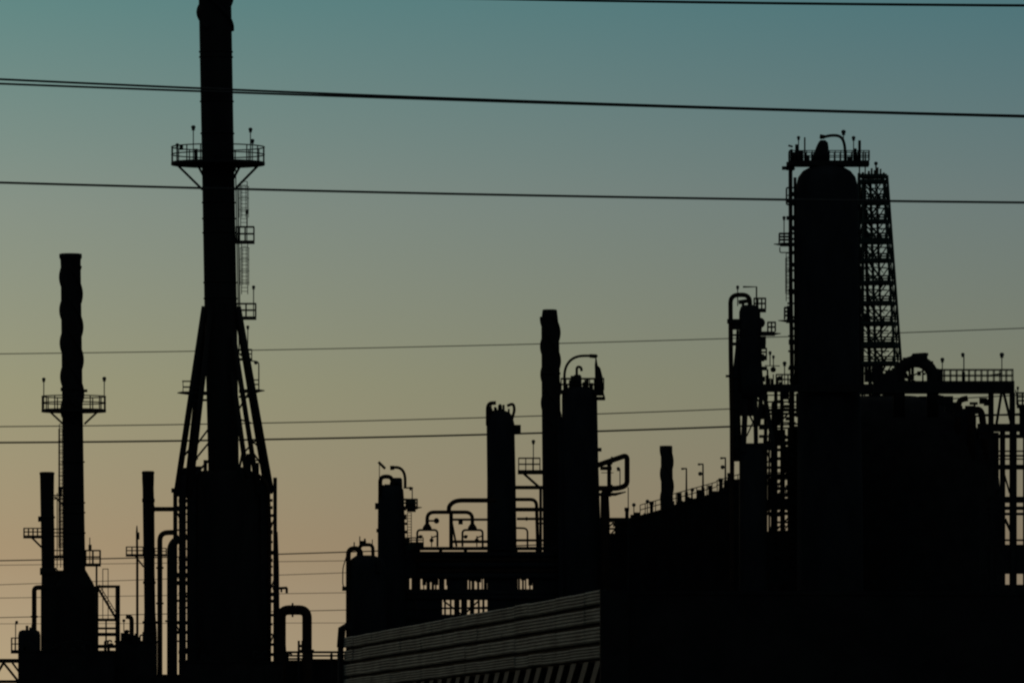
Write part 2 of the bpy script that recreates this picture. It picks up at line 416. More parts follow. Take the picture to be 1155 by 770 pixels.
# low plant blocks along the foot of the left half
def block(label, x0, x1, top, Y, dep, m='dark', extra=0, name='plant_building', seed=1):
    t = Thing(name, label, 'building', (x0+x1)/2, Y)
    t.part('wall', MB().box(x0, x1, top, t.base, 0, dep), m)
    t.part('roof', MB().box(x0-1, x1+1, top-2, top, -1, dep+1), m)
    rng = random.Random(seed)
    for i in range(extra):
        x = x0+3+(x1-x0-6)*rng.random(); h = 2+rng.random()*9
        if rng.random() < .5: b = MB().box(x-1-rng.random()*2, x+1+rng.random()*2, top-2-h, top-2, 2, 6)
        else: b = MB().tube(bend([(x, top-2, 3), (x, top-3-h, 3), (x+4, top-3-h, 3), (x+4.2, top-1-h, 3)], 2), .9, 8)
        t.part('roof_vent', b, 'steel')
    return t
block('low dark pump house below the spiral ribbed chimney', 22, 128, 735, 180, 60, 'dark', 26, seed=3)
block('low dark shed between the stair frame and the furnace', 130, 176, 724, 183, 30, 'dark', 18, seed=8)
block('dark annex wall across the foot of the furnace', 203, 318, 747, 178, 30, 'dark', 9, seed=4)
block('long low pipe shed between the fat pipe loop and the corrugated hall', 319, 420, 746, 187, 30, 'dark', 5, seed=5)
T = Thing('pipe_rack', 'low pipe rack with a thin top rail left of the corrugated hall', 'pipe rack', 356, 186)
T.part('beam', MB().box(322, 400, 733.8, 736.2, -2, 2), 'steel')
for i, (x0, x1, y) in enumerate(((322, 400, 739), (322, 352, 742.5), (340, 400, 743.5))):
    T.part('pipe_run', MB().tube([(x0, y, 1), (x1, y, 1)], 1.0, 8), 'rust')
for x in (324, 336, 352, 374, 398): T.part('post', MB().box(x-1, x+1, 734, T.base, -1, 1), 'steel')
block('narrow dark shed wedged between the slim chimney and the furnace legs', 176, 202, 762, 181, 20, 'dark', 0, seed=6)

# ================================================================== MIDDLE GROUP
T = Thing('process_column', 'slender column with a hooked pipe on top, left of the overhead pipes', 'column', 441, 214)
shell(T, [(443, T.base, 16.5), (442, 640, 16), (441.5, 600, 15.5), (441, 560, 14.6), (441, 552, 14), (441, 548, 11), (441, 546, 6)], 'clad', 'vessel')
T.part('overhead_pipe', MB().tube(bend([(429, 560, -8), (429, 537.5, -8), (442.5, 537.5, -8), (443.5, 556, -8)], 6), 2.5, 10), 'rust')
T.part('top_drum', MB().lathe([(447, 552, 7), (447, 540, 6.6), (448, 538.5, 4)], 2, 16).box(428, 441, 548, 551, -8, 6), 'clad')
gk = MB().tube(bend([(457, 550, 0), (457, 534, 0), (451, 526.5, 0), (440, 527.2, 0)], 8), 1.7, 10); gk.tube([(444.5, 527.2, 0), (440, 527.5, 0)], 2.5, 10)
T.part('gooseneck', gk, 'rust')
T.part('davit', MB().tube([(428, 548, -6), (428, 522, -6)], .5, 6).tube([(427, 521, -6), (434.6, 528.5, -6)], 1.5, 8), 'steel')
p = T.part('platform', MB().box(452, 471, 570.6, 574, -9, 6).tube([(470, 572.3, -2), (476, 572, -2)], [1.4, .4], 6), 'steel')
T.part('railing', rail_rect(455, 470.5, 563, 571, -8, 5, 5, .9, 1), 'green', p)
T.part('cladding_box', MB().box(459, 469, 564, 577, -4, 2), 'green', p)
lamp(T, 465, 550.5, 571, p, -2, 1.8)
T.part('arm', MB().tube([(455, 550, -3), (466, 550, -3)], .9, 6), 'steel')
beams(T, 'bracket', [(423, 428, 567, 574, -3, 3), (424.5, 428, 596, 600, -3, 3)])
ladder(T, 459.5, 464, 578, 616, -2, False, step=3.2)
p = deck_box(T, 453, 478, 611, 606, -3, 12, 9, 3, .5, m='green')

rng = random.Random(6)
for i in range(9):
    x = 427+rng.random()*27; T.part('top_fitting', MB().box(x, x+1+rng.random()*3, 541+rng.random()*7, 556, -6, -2), 'steel')
for i in range(8):
    y = 562+i*9; T.part('pipe_bracket', MB().box(454, 457.5+rng.random()*4, y, y+2+rng.random()*4, -6, -2), 'steel')
T = Thing('reboiler_vessel', 'stubby vessel with pipe loops on its crown, left of the hooked slender column', 'vessel', 414, 209)
shell(T, [(415, T.base, 22.5), (415, 640, 21), (414, 630, 18), (412, 626, 10)], 'clad', 'vessel')
T.part('overhead_pipe', MB().tube(bend([(392.8, T.base, -4), (393, 618.3, -4), (407, 618.3, -4), (407, 640, -4)], 7), 2.9, 10), 'rust')
T.part('overhead_pipe', MB().tube(bend([(404, 626, 0), (406, 614, 0), (420.5, 614, 0), (421, 640, 0)], 5), 2.1, 10), 'rust')
T.part('vent_cluster', MB().box(406, 413, 609.5, 616, -2, 2).tube([(405.8, 604.5, 0), (405.8, 614, 0)], .7, 6).tube([(411.5, 607, 0), (411.5, 614, 0)], 1.2, 6).tube([(399.5, 611, 0), (399.5, 618, 0)], .8, 6).tube([(420, 608, 0), (420, 614, 0)], .6, 6), 'steel')
T.part('drain_line', MB().tube(bend([(391, 627, -6), (386.8, 640, -6), (386.6, 660, -6), (390, 664, -6)], 5), .7, 6).box(386, 391, 661, 666, -7, -4), 'steel')
p = T.part('manway', MB().box(425, 430, 632, 645, -22, -17), 'steel')

T = Thing('process_column', 'plain thick column with two curled pipes on its head, left of the tapered ribbed chimney', 'column', 565, 216)
shell(T, [(567, T.base, 17), (566, 600, 16.6), (565.5, 540, 16.1), (564.5, 478, 15.8), (564, 470, 14.4), (564, 465, 11), (564, 463, 6)], 'clad', 'vessel')
T.part('overhead_pipe', MB().tube(bend([(550, 480, -7), (550, 455, -7), (559.5, 454.5, -7)], 7), 2.2, 10), 'rust')
T.part('overhead_pipe', MB().tube(bend([(572, 457.5, 3), (579, 454.5, 3), (580.5, 462, 3), (577, 474, 3)], 4), 1.7, 10), 'rust')
T.part('vent_stub', MB().lathe([(564, 466, 2.6), (564, 457, 2.2), (564, 455.5, 1)], 0, 10), 'steel')
T.part('cross_bar', MB().tube([(551, 464.5, -7), (566, 462, -7)], .8, 6).tube([(554, 456, -7), (554, 470, -7)], .8, 6), 'steel')
T.part('junction_box', MB().box(580, 587.5, 479, 489, -3, 2), 'steel')

rng = random.Random(3)
for i in range(9):
    x = 551+rng.random()*26; T.part('top_fitting', MB().box(x, x+1+rng.random()*2.5, 456+rng.random()*8, 472, -6, -2), 'steel')
T = Thing('chimney_stack', 'ribbed chimney with a tapered tip in the middle, against the flat topped column', 'chimney', 621, 222)
ax3 = lambda y: 620.3+(y-350)*.012
rr3 = lambda y: 9.8
shell(T, [(626, T.base, 13), (623.5, 620, 11), (ax3(455), 455, 10.6), (ax3(370), 370, 10), (620, 358, 9.2), (620, 349.5, 8.2), (620, 349, 7)])
strakes(T, ax3, rr3, 358, 480, 96, 3.0, ph=1.0)
rings(T, 'flange', [(ax3(420), 420, 11.2, 2)])

T = Thing('process_column', 'flat topped column crowned by a big hooked pipe, right of the tapered ribbed chimney', 'column', 654, 213)
shell(T, [(657, T.base, 22.5), (656, 600, 21.6), (654.5, 520, 20.4), (653.6, 450, 20), (653.4, 441, 19.4), (653, 437, 14), (653, 436, 8)], 'clad', 'vessel')
T.part('inner_leg', MB().box(630, 641, 470, T.base, -6, 6), 'clad')
hk = MB().tube(bend([(636.6, 446, -6), (636.6, 414, -6), (648, 401.5, -6), (673, 401.3, -6)], 11), 1.55, 10); hk.tube([(665, 401.5, -6), (672.5, 402, -6), (674, 401, -6)], [2.2, 2.4, .8], 10)
T.part('hooked_pipe', hk, 'rust')
T.part('vent_drum', MB().lathe([(651.5, 441, 5), (651.2, 424, 4.6), (651.2, 422.5, 3)], -2, 14), 'clad')
T.part('vent_hood', MB().tube(bend([(650.5, 424, -2), (650.5, 413.5, -2), (655.5, 414, -2), (656, 418.5, -2)], 3), 1.5, 8), 'steel')
for x, y0, wd in ((643, 429, 3), (658.5, 431, 3), (663, 428, 2), (667, 432, 4), (639, 433, 3)):
    T.part('top_equipment', MB().box(x-wd/2, x+wd/2, y0, 441, -8, -4), 'steel')
T.part('relief_valve', MB().lathe([(675.8, 446, 5.6), (675.4, 425, 4.4), (674, 415, 3.2), (672.5, 412, 1.8), (672.2, 404, .7)], 0, 12), 'steel')
T.part('relief_valve', MB().lathe([(661.5, 440, 2.4), (661.8, 430, 1.8), (662, 426, .8)], 0, 10), 'steel')
T.part('junction_box', MB().box(643.5, 647, 424, 440, -8, -5), 'steel')
p = T.part('platform', MB().box(632, 679, 440, 444, -14, 12).box(668, 682.5, 447.5, 451, -6, 8).tube([(679.5, 441, 0), (682, 450, 0)], 1.2, 6), 'steel')
T.part('railing', rail_rect(633, 681, 427, 440, -13, 11, 9, .6, 1), 'steel', p)
T.part('stub_nozzle', MB().tube([(672, 507, -2), (678.5, 507, -2)], 2.2, 10), 'steel')

T = Thing('pipe_platform', 'railed platform with one lamp left of the tapered ribbed chimney', 'platform', 598, 219, 534)
p = T.part('deck', MB().box(584, 613, 530, 534.5, -8, 8), 'steel')
T.part('railing', rail_rect(585, 609, 516.5, 530, -7, 7, 3, .65, 1), 'steel')
lamp(T, 601.6, 498, 530, None, 0, 2.2)
T.part('bracket', MB().bar((591, 534, 0), (608, 549, 0), 2.8), 'steel')

cross = [('uppermost short cross pipe between the curled pipe column and the tapered ribbed chimney', [(579, 549.5), (615, 549.5)], 2.1, 2),
         ('short cross pipe turning down, second from the top between thick column and ribbed chimney', [(579, 563), (605, 563), (607.2, 640)], 2.0, 7),
         ('rusty cross pipe third from the top between thick column and ribbed chimney', [(579, 574.3), (613, 574.3)], 2.3, 2),
         ('thin cross pipe fourth from the top between thick column and ribbed chimney', [(583, 584.8), (613, 584.8)], 1.5, 2),
         ('lowest thin cross pipe between thick column and ribbed chimney, just over the rack', [(579, 609), (613, 609)], 1.4, 2)]
for lb, pts, r, rad in cross:
    pipe_thing(lb, pts, r, 217, rad, 0, 'rust', [(594, pts[0][1], 1)] if r == 1.5 else (), base=pts[0][1], group='cross pipes beside the ribbed chimney')
pipe_thing('upright pipe running down the left edge of the tapered ribbed chimney', [(609.8, 700), (609.8, 548)], 1.7, 215, 2, 0, 'steel', [(609.8, 590, 0)], base=700)
pipe_thing('small double curved pipe at the foot of the cross pipes', [(595, 618), (595, 595.5), (581, 595)], 1.1, 214, 5, 0, 'rust', (), base=618)

# square pipe loop right of the flat topped column
T = pipe_thing('thick square pipe loop sticking out right of the flat topped column', [(674, 524.5), (707.3, 513), (707.3, 547), (697, 550.5), (674, 550.5)], 3.0, 211, 5, 0, 'rust', [(690, 550.5, 1), (690, 519, 1)], base=550)
T = Thing('standpipe', 'upright rusty pipe with small landings under the square pipe loop', 'pipe', 684, 212)
T.part('pipe_run', MB().lathe([(683, T.base, 6), (682.5, 580, 5.3), (682, 556, 4.6), (682, 553, 3)], 0, 14), 'rust')
T.part('riser', MB().tube([(687, 560, -4), (687, 522, -4)], 2.4, 10).box(677, 690, 526, 530, -6, -2), 'rust')
p = T.part('platform', MB().tube([(676, 557.5, -4), (694, 557.3, -4), (706, 554.5, -4)], [1.8, 1.8, .6], 8), 'steel')
T.part('railing', MB().tube([(678, 533, -4), (692, 533, -4)], .5, 6).tube([(678, 524, -4), (690, 524, -4)], .5, 6), 'steel', p)
lamp(T, 699.3, 528.5, 550, p, -2, 2)

# overhead pipes between the two columns
T = pipe_thing('thick overhead pipe dropping onto the twin arched pipe', [(560, 564), (514, 564), (506.3, 570), (506.3, 577)], 2.6, 212, 8, 0, 'rust', (), base=577)
T = Thing('arched_pipe', 'twin ended arched pipe standing on the middle pipe rack', 'pipe', 507, 212, 616)
T.part('pipe_run', MB().tube(bend([(481.8, 594, 0), (481.8, 577.3, 0), (532.8, 577.3, 0), (532.8, 594, 0)], 8), 2.1, 12), 'rust')
for cx in (481.8, 532.8):
    T.part('end_cap', MB().lathe([(cx, 590.5, 2.4), (cx, 594, 4.8), (cx, 597.5, 5.6)], 0, 14), 'rust')
    T.part('header_pipe', MB().tube(bend([(cx-11.2, 616, 0), (cx-11.2, 597.3, 0), (cx+11.6, 597.3, 0), (cx+11.6, 616, 0)], 4), 1.2, 8), 'green')
    T.part('valve', MB().ball((cx-7.6, 605, 0), 2.2, 8).tube([(cx-11, 605, 0), (cx-5, 604, 0)], .9, 6).tube([(cx+11, 604, 0), (cx+5, 606, 0)], .9, 6).ball((cx+5, 609, 0), 2.4, 8).tube([(cx+5, 604, 0), (cx+5, 616, 0)], .7, 6), 'rust')
T.part('handwheel', MB().tube([(483, 587, 0), (490, 587, 0)], 1.0, 8).tube([(492.3, 587, -1.5), (492.3, 587, 1.5)], 3.2, 14), 'steel')
T = Thing('pipe_support', 'steel support post with a slanting brace under the thick overhead pipe', 'support', 509, 213, 617)
T.part('post', MB().box(506.6, 511, 579, 617, -2, 2), 'steel')
T.part('brace', MB().bar((509.5, 588, 0), (515, 616, 0), 2.4), 'steel')
T.part('cross_beam', MB().box(511, 556, 584.2, 586.8, 3, 6).box(511, 556, 608.8, 612, 3, 6).box(517, 522, 586, 591, 2, 5), 'steel')

T = Thing('pipe_rack', 'wide middle pipe rack carrying the arched pipe, behind the corrugated hall', 'pipe rack', 560, 214)
T.part('deck', MB().box(466, 650, 616.5, 620, -8, 8), 'steel')
y = 622
for i in range(5):
    T.part('pipe_run', MB().tube([(466+random.random()*8, y+3, -4+2*(i % 2)), (650, y+3, -4+2*(i % 2))], 3.4, 12), 'rust' if i % 2 else 'clad'); y += 6.1
for y in (668.5, 673.2): T.part('pipe_run', MB().tube([(458, y, -2), (660, y, -2)], 3.2, 12), 'clad')
beams(T, 'beam', [(458, 660, 664, 666, -4, 4), (458, 660, 684.5, 686.5, -4, 4)])
for y in (697, 705): T.part('pipe_run', MB().tube([(458, y, 0), (660, y, 0)], 4.6, 12), 'clad')
beams(T, 'equipment_box', [(505, 527, 652, 665, -2, 4), (454, 468, 619, 652, -2, 4), (454, 462, 650, 665, -2, 4), (550, 584, 652, 665, -2, 4), (601, 650, 640, 700, -2, 4), (455, 496, 675, 700, -2, 4), (551, 602, 675, 700, -2, 4)], 'clad')
stub = MB(); rng = random.Random(5)
x = 464
while x < 602:
    wd = 1.2+rng.random()*3.4
    stub.box(x, x+wd, 651, 665, -1, 1)
    if rng.random() < .5: stub.box(x-1, x+wd+2, 651, 653+rng.random()*7, -1, 1)
    x += wd+.9+rng.random()*2.2
T.part('hanger', stub, 'steel')
stub = MB(); x = 494
while x < 552:
    wd = 2+rng.random()*5
    stub.box(x, x+wd, 676, 694, -1, 1); x += wd+1.2+rng.random()*3.2
stub.bar((500, 677, 0), (520, 692, 0), 2).bar((540, 677, 0), (524, 692, 0), 2)
T.part('valve_body', stub, 'steel')
for x in (468, 497, 525, 582, 606): T.part('post', MB().box(x-2, x+2, 620, T.base, -3, 3), 'steel')
T.part('drip_tray', MB().box(462, 474, 617, 646, 3, 7), 'green')

# far chimney
T = Thing('chimney_stack', 'short distant chimney standing behind the row of thin lamp posts', 'chimney', 752, 320)
shell(T, [(753, T.base, 7.5), (752.5, 570, 6.8), (751.8, 503, 6.6), (751.8, 502.5, 5.6)])
strakes(T, lambda y: 751.8+(y-503)*.01, lambda y: 6.5, 503, 600, 84, 2.2, ph=.8)

# ================================================================== INCLINED CONVEYOR HOUSE
CY = 240
top_at = lambda x: 588.5-(x-694)*.278 - (2.0 if x > 758 else 0) - (1.5 if x > 808 else 0)
T = Thing('conveyor_house', 'long tall dark conveyor house sloping up toward the right, lamp posts along its roof', 'building', 778, CY)
def slope_box(x0, x1, dy0, dy1, w0, w1, n=14):
    mb = MB(); vs = []; fs = []
    for i in range(n+1):
        x = x0+(x1-x0)*i/n; y = top_at(x)
        yb = T.base if dy1 is None else y+dy1
        vs += [(x, y+dy0, w0), (x, y+dy0, w1), (x, yb, w1), (x, yb, w0)]
    for i in range(n):
        for k in range(4): fs.append((4*i+k, 4*i+(k+1) % 4, 4*i+4+(k+1) % 4, 4*i+4+k))
    fs += [(0, 1, 2, 3), (4*n, 4*n+1, 4*n+2, 4*n+3)]
    return mb.add(vs, fs)
T.part('wall', slope_box(694, 864, 3.2, None, 0, 60), 'dark')
rf = T.part('roof', slope_box(692, 866, 0, 3.1, -2, 62), 'dark')
rng = random.Random(9)
for i in range(30):
    x = 700+rng.random()*128; h = 1.5+rng.random()*6.5; wd = .8+rng.random()*6
    T.part('roof_duct', MB().box(x, x+wd, top_at(x)-h, top_at(x)+2.5, 6, 12), 'steel', rf)
T.part('head_house', MB().box(826, 862, 540, 560, 2, 40), 'dark', rf)
rl = MB()
for h in (6, 11.5): rl.tube([(x, top_at(x)-h, .5) for x in (722, 757.9, 758.1, 807.9, 808.1, 834)], .6, 6)
for i in range(20):
    x = 722+i*5.8; rl.tube([(x, top_at(x), .5), (x, top_at(x)-11.5, .5)], .55, 6)
T.part('railing', rl, 'steel', rf)
for i in range(9): T.part('wall_rib', MB().box(698+i*18, 700.5+i*18, top_at(700+i*18)+4, T.base, -1.5, -.02), 'dark')
GR = {'street': ('lamp_post', 'lamp post', 'tall lamp posts on the sloping roof'), 'globe': ('globe_lamp', 'lamp post', 'short globe lamps on the sloping roof'), 'vent': ('roof_vent_stack', 'vent', 'vent stacks on the sloping roof')}
def roof_mast(px, top, kind, label):
    nm, cat, gr = GR[kind]; bs = top_at(px)+.3
    t = Thing(nm, label, cat, px, CY, bs, gr); h = bs-top; w = 4
    if kind == 'street':
        t.part('pole', MB().tube([(px, bs, w), (px, bs-h*.6, w), (px, top, w)], [1.2, .95, .8], 8).tube([(px, bs, w), (px, bs-h*.28, w)], 1.9, 8), 'steel')
        t.part('lamp_head', MB().box(px-5.2, px+.6, top-.7, top+.9, w-1.2, w+1.2).tube([(px-4.4, top-.8, w), (px-4.4, top+1.4, w)], 1.5, 8), 'lamp')
        if top < 525:
            t.part('side_lamp', MB().ball((px-3.2, bs-h*.7, w), 2.4, 8).tube([(px, bs-h*.7, w), (px-3.2, bs-h*.7, w)], .6, 6), 'lamp')
    elif kind == 'globe':
        t.part('pole', MB().tube([(px, bs, w), (px, top, w)], .6, 6), 'steel')
        t.part('lamp_head', MB().ball((px, top, w), 2.2, 8), 'lamp')
    else:
        t.part('pipe_run', MB().tube([(px, bs, w), (px, top, w)], 2.0, 10), 'steel')
        t.part('cowl', MB().tube([(px, top+3, w), (px, top-1, w)], 2.8, 10), 'steel')
roof_mast(774.3, 528, 'street', 'lowest of the three tall lamp posts, beside the distant chimney')
roof_mast(793, 523, 'street', 'middle one of the three tall lamp posts on the sloping roof')
roof_mast(818.3, 516, 'street', 'highest of the three tall lamp posts, beside the arched pipe column')
roof_mast(715, 569, 'globe', 'globe lamp at the low left end of the sloping roof')
roof_mast(730.3, 565, 'globe', 'globe lamp just left of the distant chimney on the sloping roof')
roof_mast(781, 552, 'globe', 'globe lamp between the lowest and middle tall lamp posts')
roof_mast(826.5, 524, 'globe', 'globe lamp at the high right end of the sloping roof')
roof_mast(707, 573, 'vent', 'squat vent stack at the left end of the sloping roof, under the square pipe loop')
roof_mast(735, 566, 'vent', 'vent stack directly left of the distant chimney')
roof_mast(766, 556.5, 'vent', 'vent stack directly right of the distant chimney')
roof_mast(788.5, 553, 'vent', 'vent stack left of the middle tall lamp post')
roof_mast(801, 548, 'vent', 'vent stack right of the middle tall lamp post')
roof_mast(813, 540, 'vent', 'vent stack left of the highest tall lamp post')
roof_mast(823, 534, 'vent', 'vent stack right of the highest tall lamp post')
T = Thing('guy_mast', 'thin mast hanging below the corner of the square pipe loop', 'mast', 708.6, 209)
T.part('pole', MB().tube([(708.6, T.base, 0), (708.6, 549, 0)], [1.1, .55], 8), 'steel')
block('dark shed below the square pipe loop at the left end of the long roof', 684, 720, 603, 224, 20, 'dark', 3, seed=13)
T = Thing('pipe_bridge', 'short pipe bridge below the square pipe loop', 'pipe bridge', 698, 222, 588)
T.part('deck', MB().box(676, 712, 583.6, 588.6, -4, 4), 'steel')
T.part('lattice', MB().bar((680, 600, 0), (692, 589, 0), 1.8).bar((690, 601, 0), (701, 589, 0), 1.8).box(676, 712, 595, 597, -3, 0).bar((702, 602, 0), (710, 588, 0), 1.6), 'steel')

# ================================================================== ARCHED PIPE COLUMN
T = Thing('process_column', 'column with a tall arched pipe over its left side, left of the broad domed tower', 'column', 846, 198)
shell(T, [(848, 448, 14.8), (847, 430, 14), (846, 400, 12.4), (845.6, 352, 12), (845.5, 346, 10), (845.5, 344, 6)], 'clad', 'vessel')
T.part('skirt', MB().lathe([(849, T.base, 15.5), (849, 507, 15.2), (849, 505, 14.8)], 0, 28), 'clad')
for (a, b) in (((841, 446, -6), (838, 510, -10)), ((851.5, 446, -10), (852.5, 510, -12)), ((862, 444, -4), (873.5, 510, -8)), ((858.5, 446, -8), (855, 480, -9))):
    T.part('support_leg', MB().bar(a, b, 6.2 if a[0] < 842 else 5), 'steel')
T.part('brace', MB().bar((842, 462, -8), (852, 482, -9), 2).bar((852, 470, -9), (842, 492, -9), 1.6).box(836, 874, 500, 508, -12, -6).box(834, 851, 444, 469, -8, 2).bar((853, 450, -9), (866, 462, -8), 2.2), 'steel')
T.part('overhead_pipe', MB().tube(bend([(826.5, T.base, -4), (825.5, 480, -4), (824.2, 400, -4), (823.8, 333, -4), (845.5, 332.5, -4), (845.8, 350, -4)], 9), 2.6, 12), 'rust')
T.part('side_pipe', MB().tube([(832.5, 520, 0), (829.5, 432, 0), (831.5, 392, 0), (832, 372, 0)], [4.6, 4.6, 2.2, 1.6], 10), 'clad')
beams(T, 'pipe_clamp', [(820, 835, 360, 365, -7, -1), (818.5, 834, 423, 425.5, -7, -1), (826, 836, 377, 379, -5, -2)])
T.part('top_drum', MB().tube([(833, 341, -2), (846, 339, -2)], 2.4, 10).tube([(838, 350, -2), (838, 340, -2)], 1.6, 8), 'clad')
T.part('davit', MB().tube([(853.3, 352, 0), (853.3, 323.5, 0), (838, 323.5, 0)], 1.1, 6), 'steel')
lamp(T, 832, 324, 345, None, 0, 1.9)
p = deck_box(T, 850, 864, 348, 336.5, -6, 6, 4, 3, .8)
T.part('bulge_nozzle', MB().ball((857, 364, 0), 6, 10), 'clad')
p = T.part('platform', MB().box(852, 874, 374, 378.5, -7, 7).tube([(872, 376.5, 0), (881, 376, 0)], [1.8, .4], 6), 'steel')
T.part('railing', rail_rect(866, 874.5, 363.5, 374, -6, 6, 2, .8, 1), 'steel', p)
p = deck_box(T, 852, 865, 401, 393, -6, 6, 5, 2, .8)
lamp(T, 868.5, 398, 412, p, 0, 1.9, -2); lamp(T, 872.3, 402.5, 416, p, 0, 1.7, -2)

rng = random.Random(15)
for i in range(14):
    y = 352+i*11+rng.random()*5
    if i > 5 or i in (1, 3): T.part('pipe_bracket', MB().box(826, 835, y, y+1.2+rng.random()*7, -5, -1), 'steel')
    T.part('side_fitting', MB().box(856, 858.5+rng.random()*5+i*.55, y+2, y+5+rng.random()*6, -5, -1), 'steel')
T = Thing('link_platform', 'railed platform joining the arched pipe column to the broad tower', 'platform', 878, 199, 440)
T.part('deck', MB().box(862, 1000, 432.5, 441, 10, 24), 'steel')
T.part('railing', rail_rect(876, 896, 421.5, 432.5, 11, 23, 3, .65, 1), 'steel')
cl = MB(); rng = random.Random(21)
for i in range(10):
    x = 861+rng.random()*18; cl.box(x, x+1+rng.random()*4, 414+rng.random()*12+(x-861)*.3, 433, 12, 18)
cl.ball((872.5, 416, 14), 3.2, 8).ball((880, 426, 14), 3.0, 8).tube([(863, 411.5, 14), (880, 412, 14)], .6, 6)
T.part('valve_cluster', cl, 'steel')
lamp(T, 885.3, 409.3, 432, None, 0, 2.4, 12)

# ================================================================== BROAD TOWER
T = Thing('process_tower', 'broad domed tower on the right with a crowded top platform', 'tower', 934, 203)
shell(T, [(937, T.base, 38), (936, 560, 37), (935, 440, 35.5), (933.5, 300, 35.3), (932.8, 210, 34.8), (932.6, 200, 32.5), (932.5, 193, 27), (932.5, 188, 18), (932.5, 186.5, 9)], 'clad', 'vessel', 0, 44)
p = T.part('platform', MB().box(889, 980, 182, 187.5, -16, 16).box(882, 896, 188, 191.5, -6, 4).box(887, 896, 183, 192, -5, 5), 'steel')
T.part('railing', rail_rect(890, 980, 171, 182, -15, 15, 14, .6, 1), 'steel', p)
T.part('vent_drum', MB().lathe([(926.5, 183, 8.8), (926.5, 173, 8.4), (927.5, 166, 7), (928.3, 161, 5.4), (928, 158.5, 3)], -3, 16).tube([(916, 182, -3), (920, 172, -3)], 2, 8), 'clad', p)
T.part('hooked_pipe', MB().tube(bend([(925, 156, -3), (938, 152.6, -3), (949, 154, -3), (953, 164, -3), (953.2, 184, -3)], 8), 1.7, 10).tube([(924.5, 154, -3), (930, 155, -3)], 2.4, 10), 'rust', p)
lamp(T, 951.3, 149.5, 158, p, 0, 2.7, -3); lamp(T, 900.3, 156.5, 182, p, 0, 2.0, -12); lamp(T, 962.3, 156.8, 182, p, 0, 2.3, -12)
eq = MB(); rng = random.Random(4)
for x, y0, wd in ((892.5, 169, 3), (898.5, 163.5, 3.6), (895, 173, 5), (903, 170, 6), (907.5, 155.5, 1.6), (911, 176, 4), (964, 168, 4), (969.3, 159, 3), (966, 176, 8), (976, 172, 1.6), (958, 177, 5), (900, 175, 12)):
    T.part('top_equipment', MB().box(x-wd/2, x+wd/2, y0, 182, -8, -3), 'steel', p)
T.part('vent_arm', MB().tube([(889, 164.5, -5), (894, 166, -5)], 1.2, 6), 'steel', p)
T.part('downcomer', MB().tube(bend([(896, 189, -2), (891.5, 191, -2), (891.8, 320, -2), (893.5, 440, -2), (893.5, 500, -2)], 4), 2.4, 10), 'rust')
T.part('downcomer', MB().tube([(899, 215, -6), (899.5, 440, -6)], 1.2, 8), 'steel')
T.part('cage_frame', MB().tube(bend([(897, 212, -3), (887, 212, -3), (887, 231, -3), (897, 231.5, -3)], 2), .95, 8).box(887, 898, 220, 221.2, -3, -2), 'steel')
beams(T, 'pipe_clamp', [(887, 899, 244, 248, -4, 2), (888, 899, 226, 229, -4, 2), (889, 899, 326, 329, -4, 2), (889, 900, 395, 397, -4, 2), (968, 974, 300, 303, -3, 2), (889, 900, 262, 264.5, -4, 2), (889, 900, 304, 306, -4, 2), (889, 900, 378, 380, -4, 2), (889, 900, 414, 417, -4, 2)])
T.part('downcomer', MB().tube([(896.8, 200, 3), (897.6, 440, 3)], 1.75, 8), 'steel')
p = T.part('platform', MB().box(880, 899, 274, 277.6, -8, 8).tube([(881, 275.8, 0), (872.5, 275.3, 0)], [1.7, .4], 6), 'steel')
T.part('railing', rail_rect(879, 890, 263.5, 274, -7, 7, 2, .8, 2), 'steel', p)
T.part('toe_rail', MB().tube(bend([(879.5, 279, -3), (879.5, 285, -3), (893, 285, -3)], 2), .7, 6), 'steel', p)
lamp(T, 884.2, 246.2, 274, p, 0, 2.0, -5)
ladder(T, 886.6, 891, 286, 340, -6, True)
p = T.part('platform', MB().box(887, 901, 360, 364, -8, 8).tube([(888, 362, 0), (877.5, 361.4, 0)], [1.8, .4], 6), 'steel')
T.part('railing', rail_rect(885, 893, 347, 360, -7, 7, 2, .9, 2), 'steel', p)
T.part('junction_box', MB().box(887.5, 892, 345, 360, -4, 0), 'steel', p)
T.part('conduit', MB().tube([(969.2, 187, -4), (970.5, 440, -4)], .9, 6), 'steel')
rng = random.Random(77)
for i in range(16):
    y = 212+i*14+rng.random()*6; x = 894+rng.random()*3
    T.part('pipe_bracket', MB().box(x-3.5-rng.random()*3, 900, y, y+1.5+rng.random()*4, -5, 3), 'steel')
    if i % 2: T.part('pipe_bracket', MB().box(966, 969.5+rng.random()*4, y+5, y+7+rng.random()*5, -5, 3), 'steel')

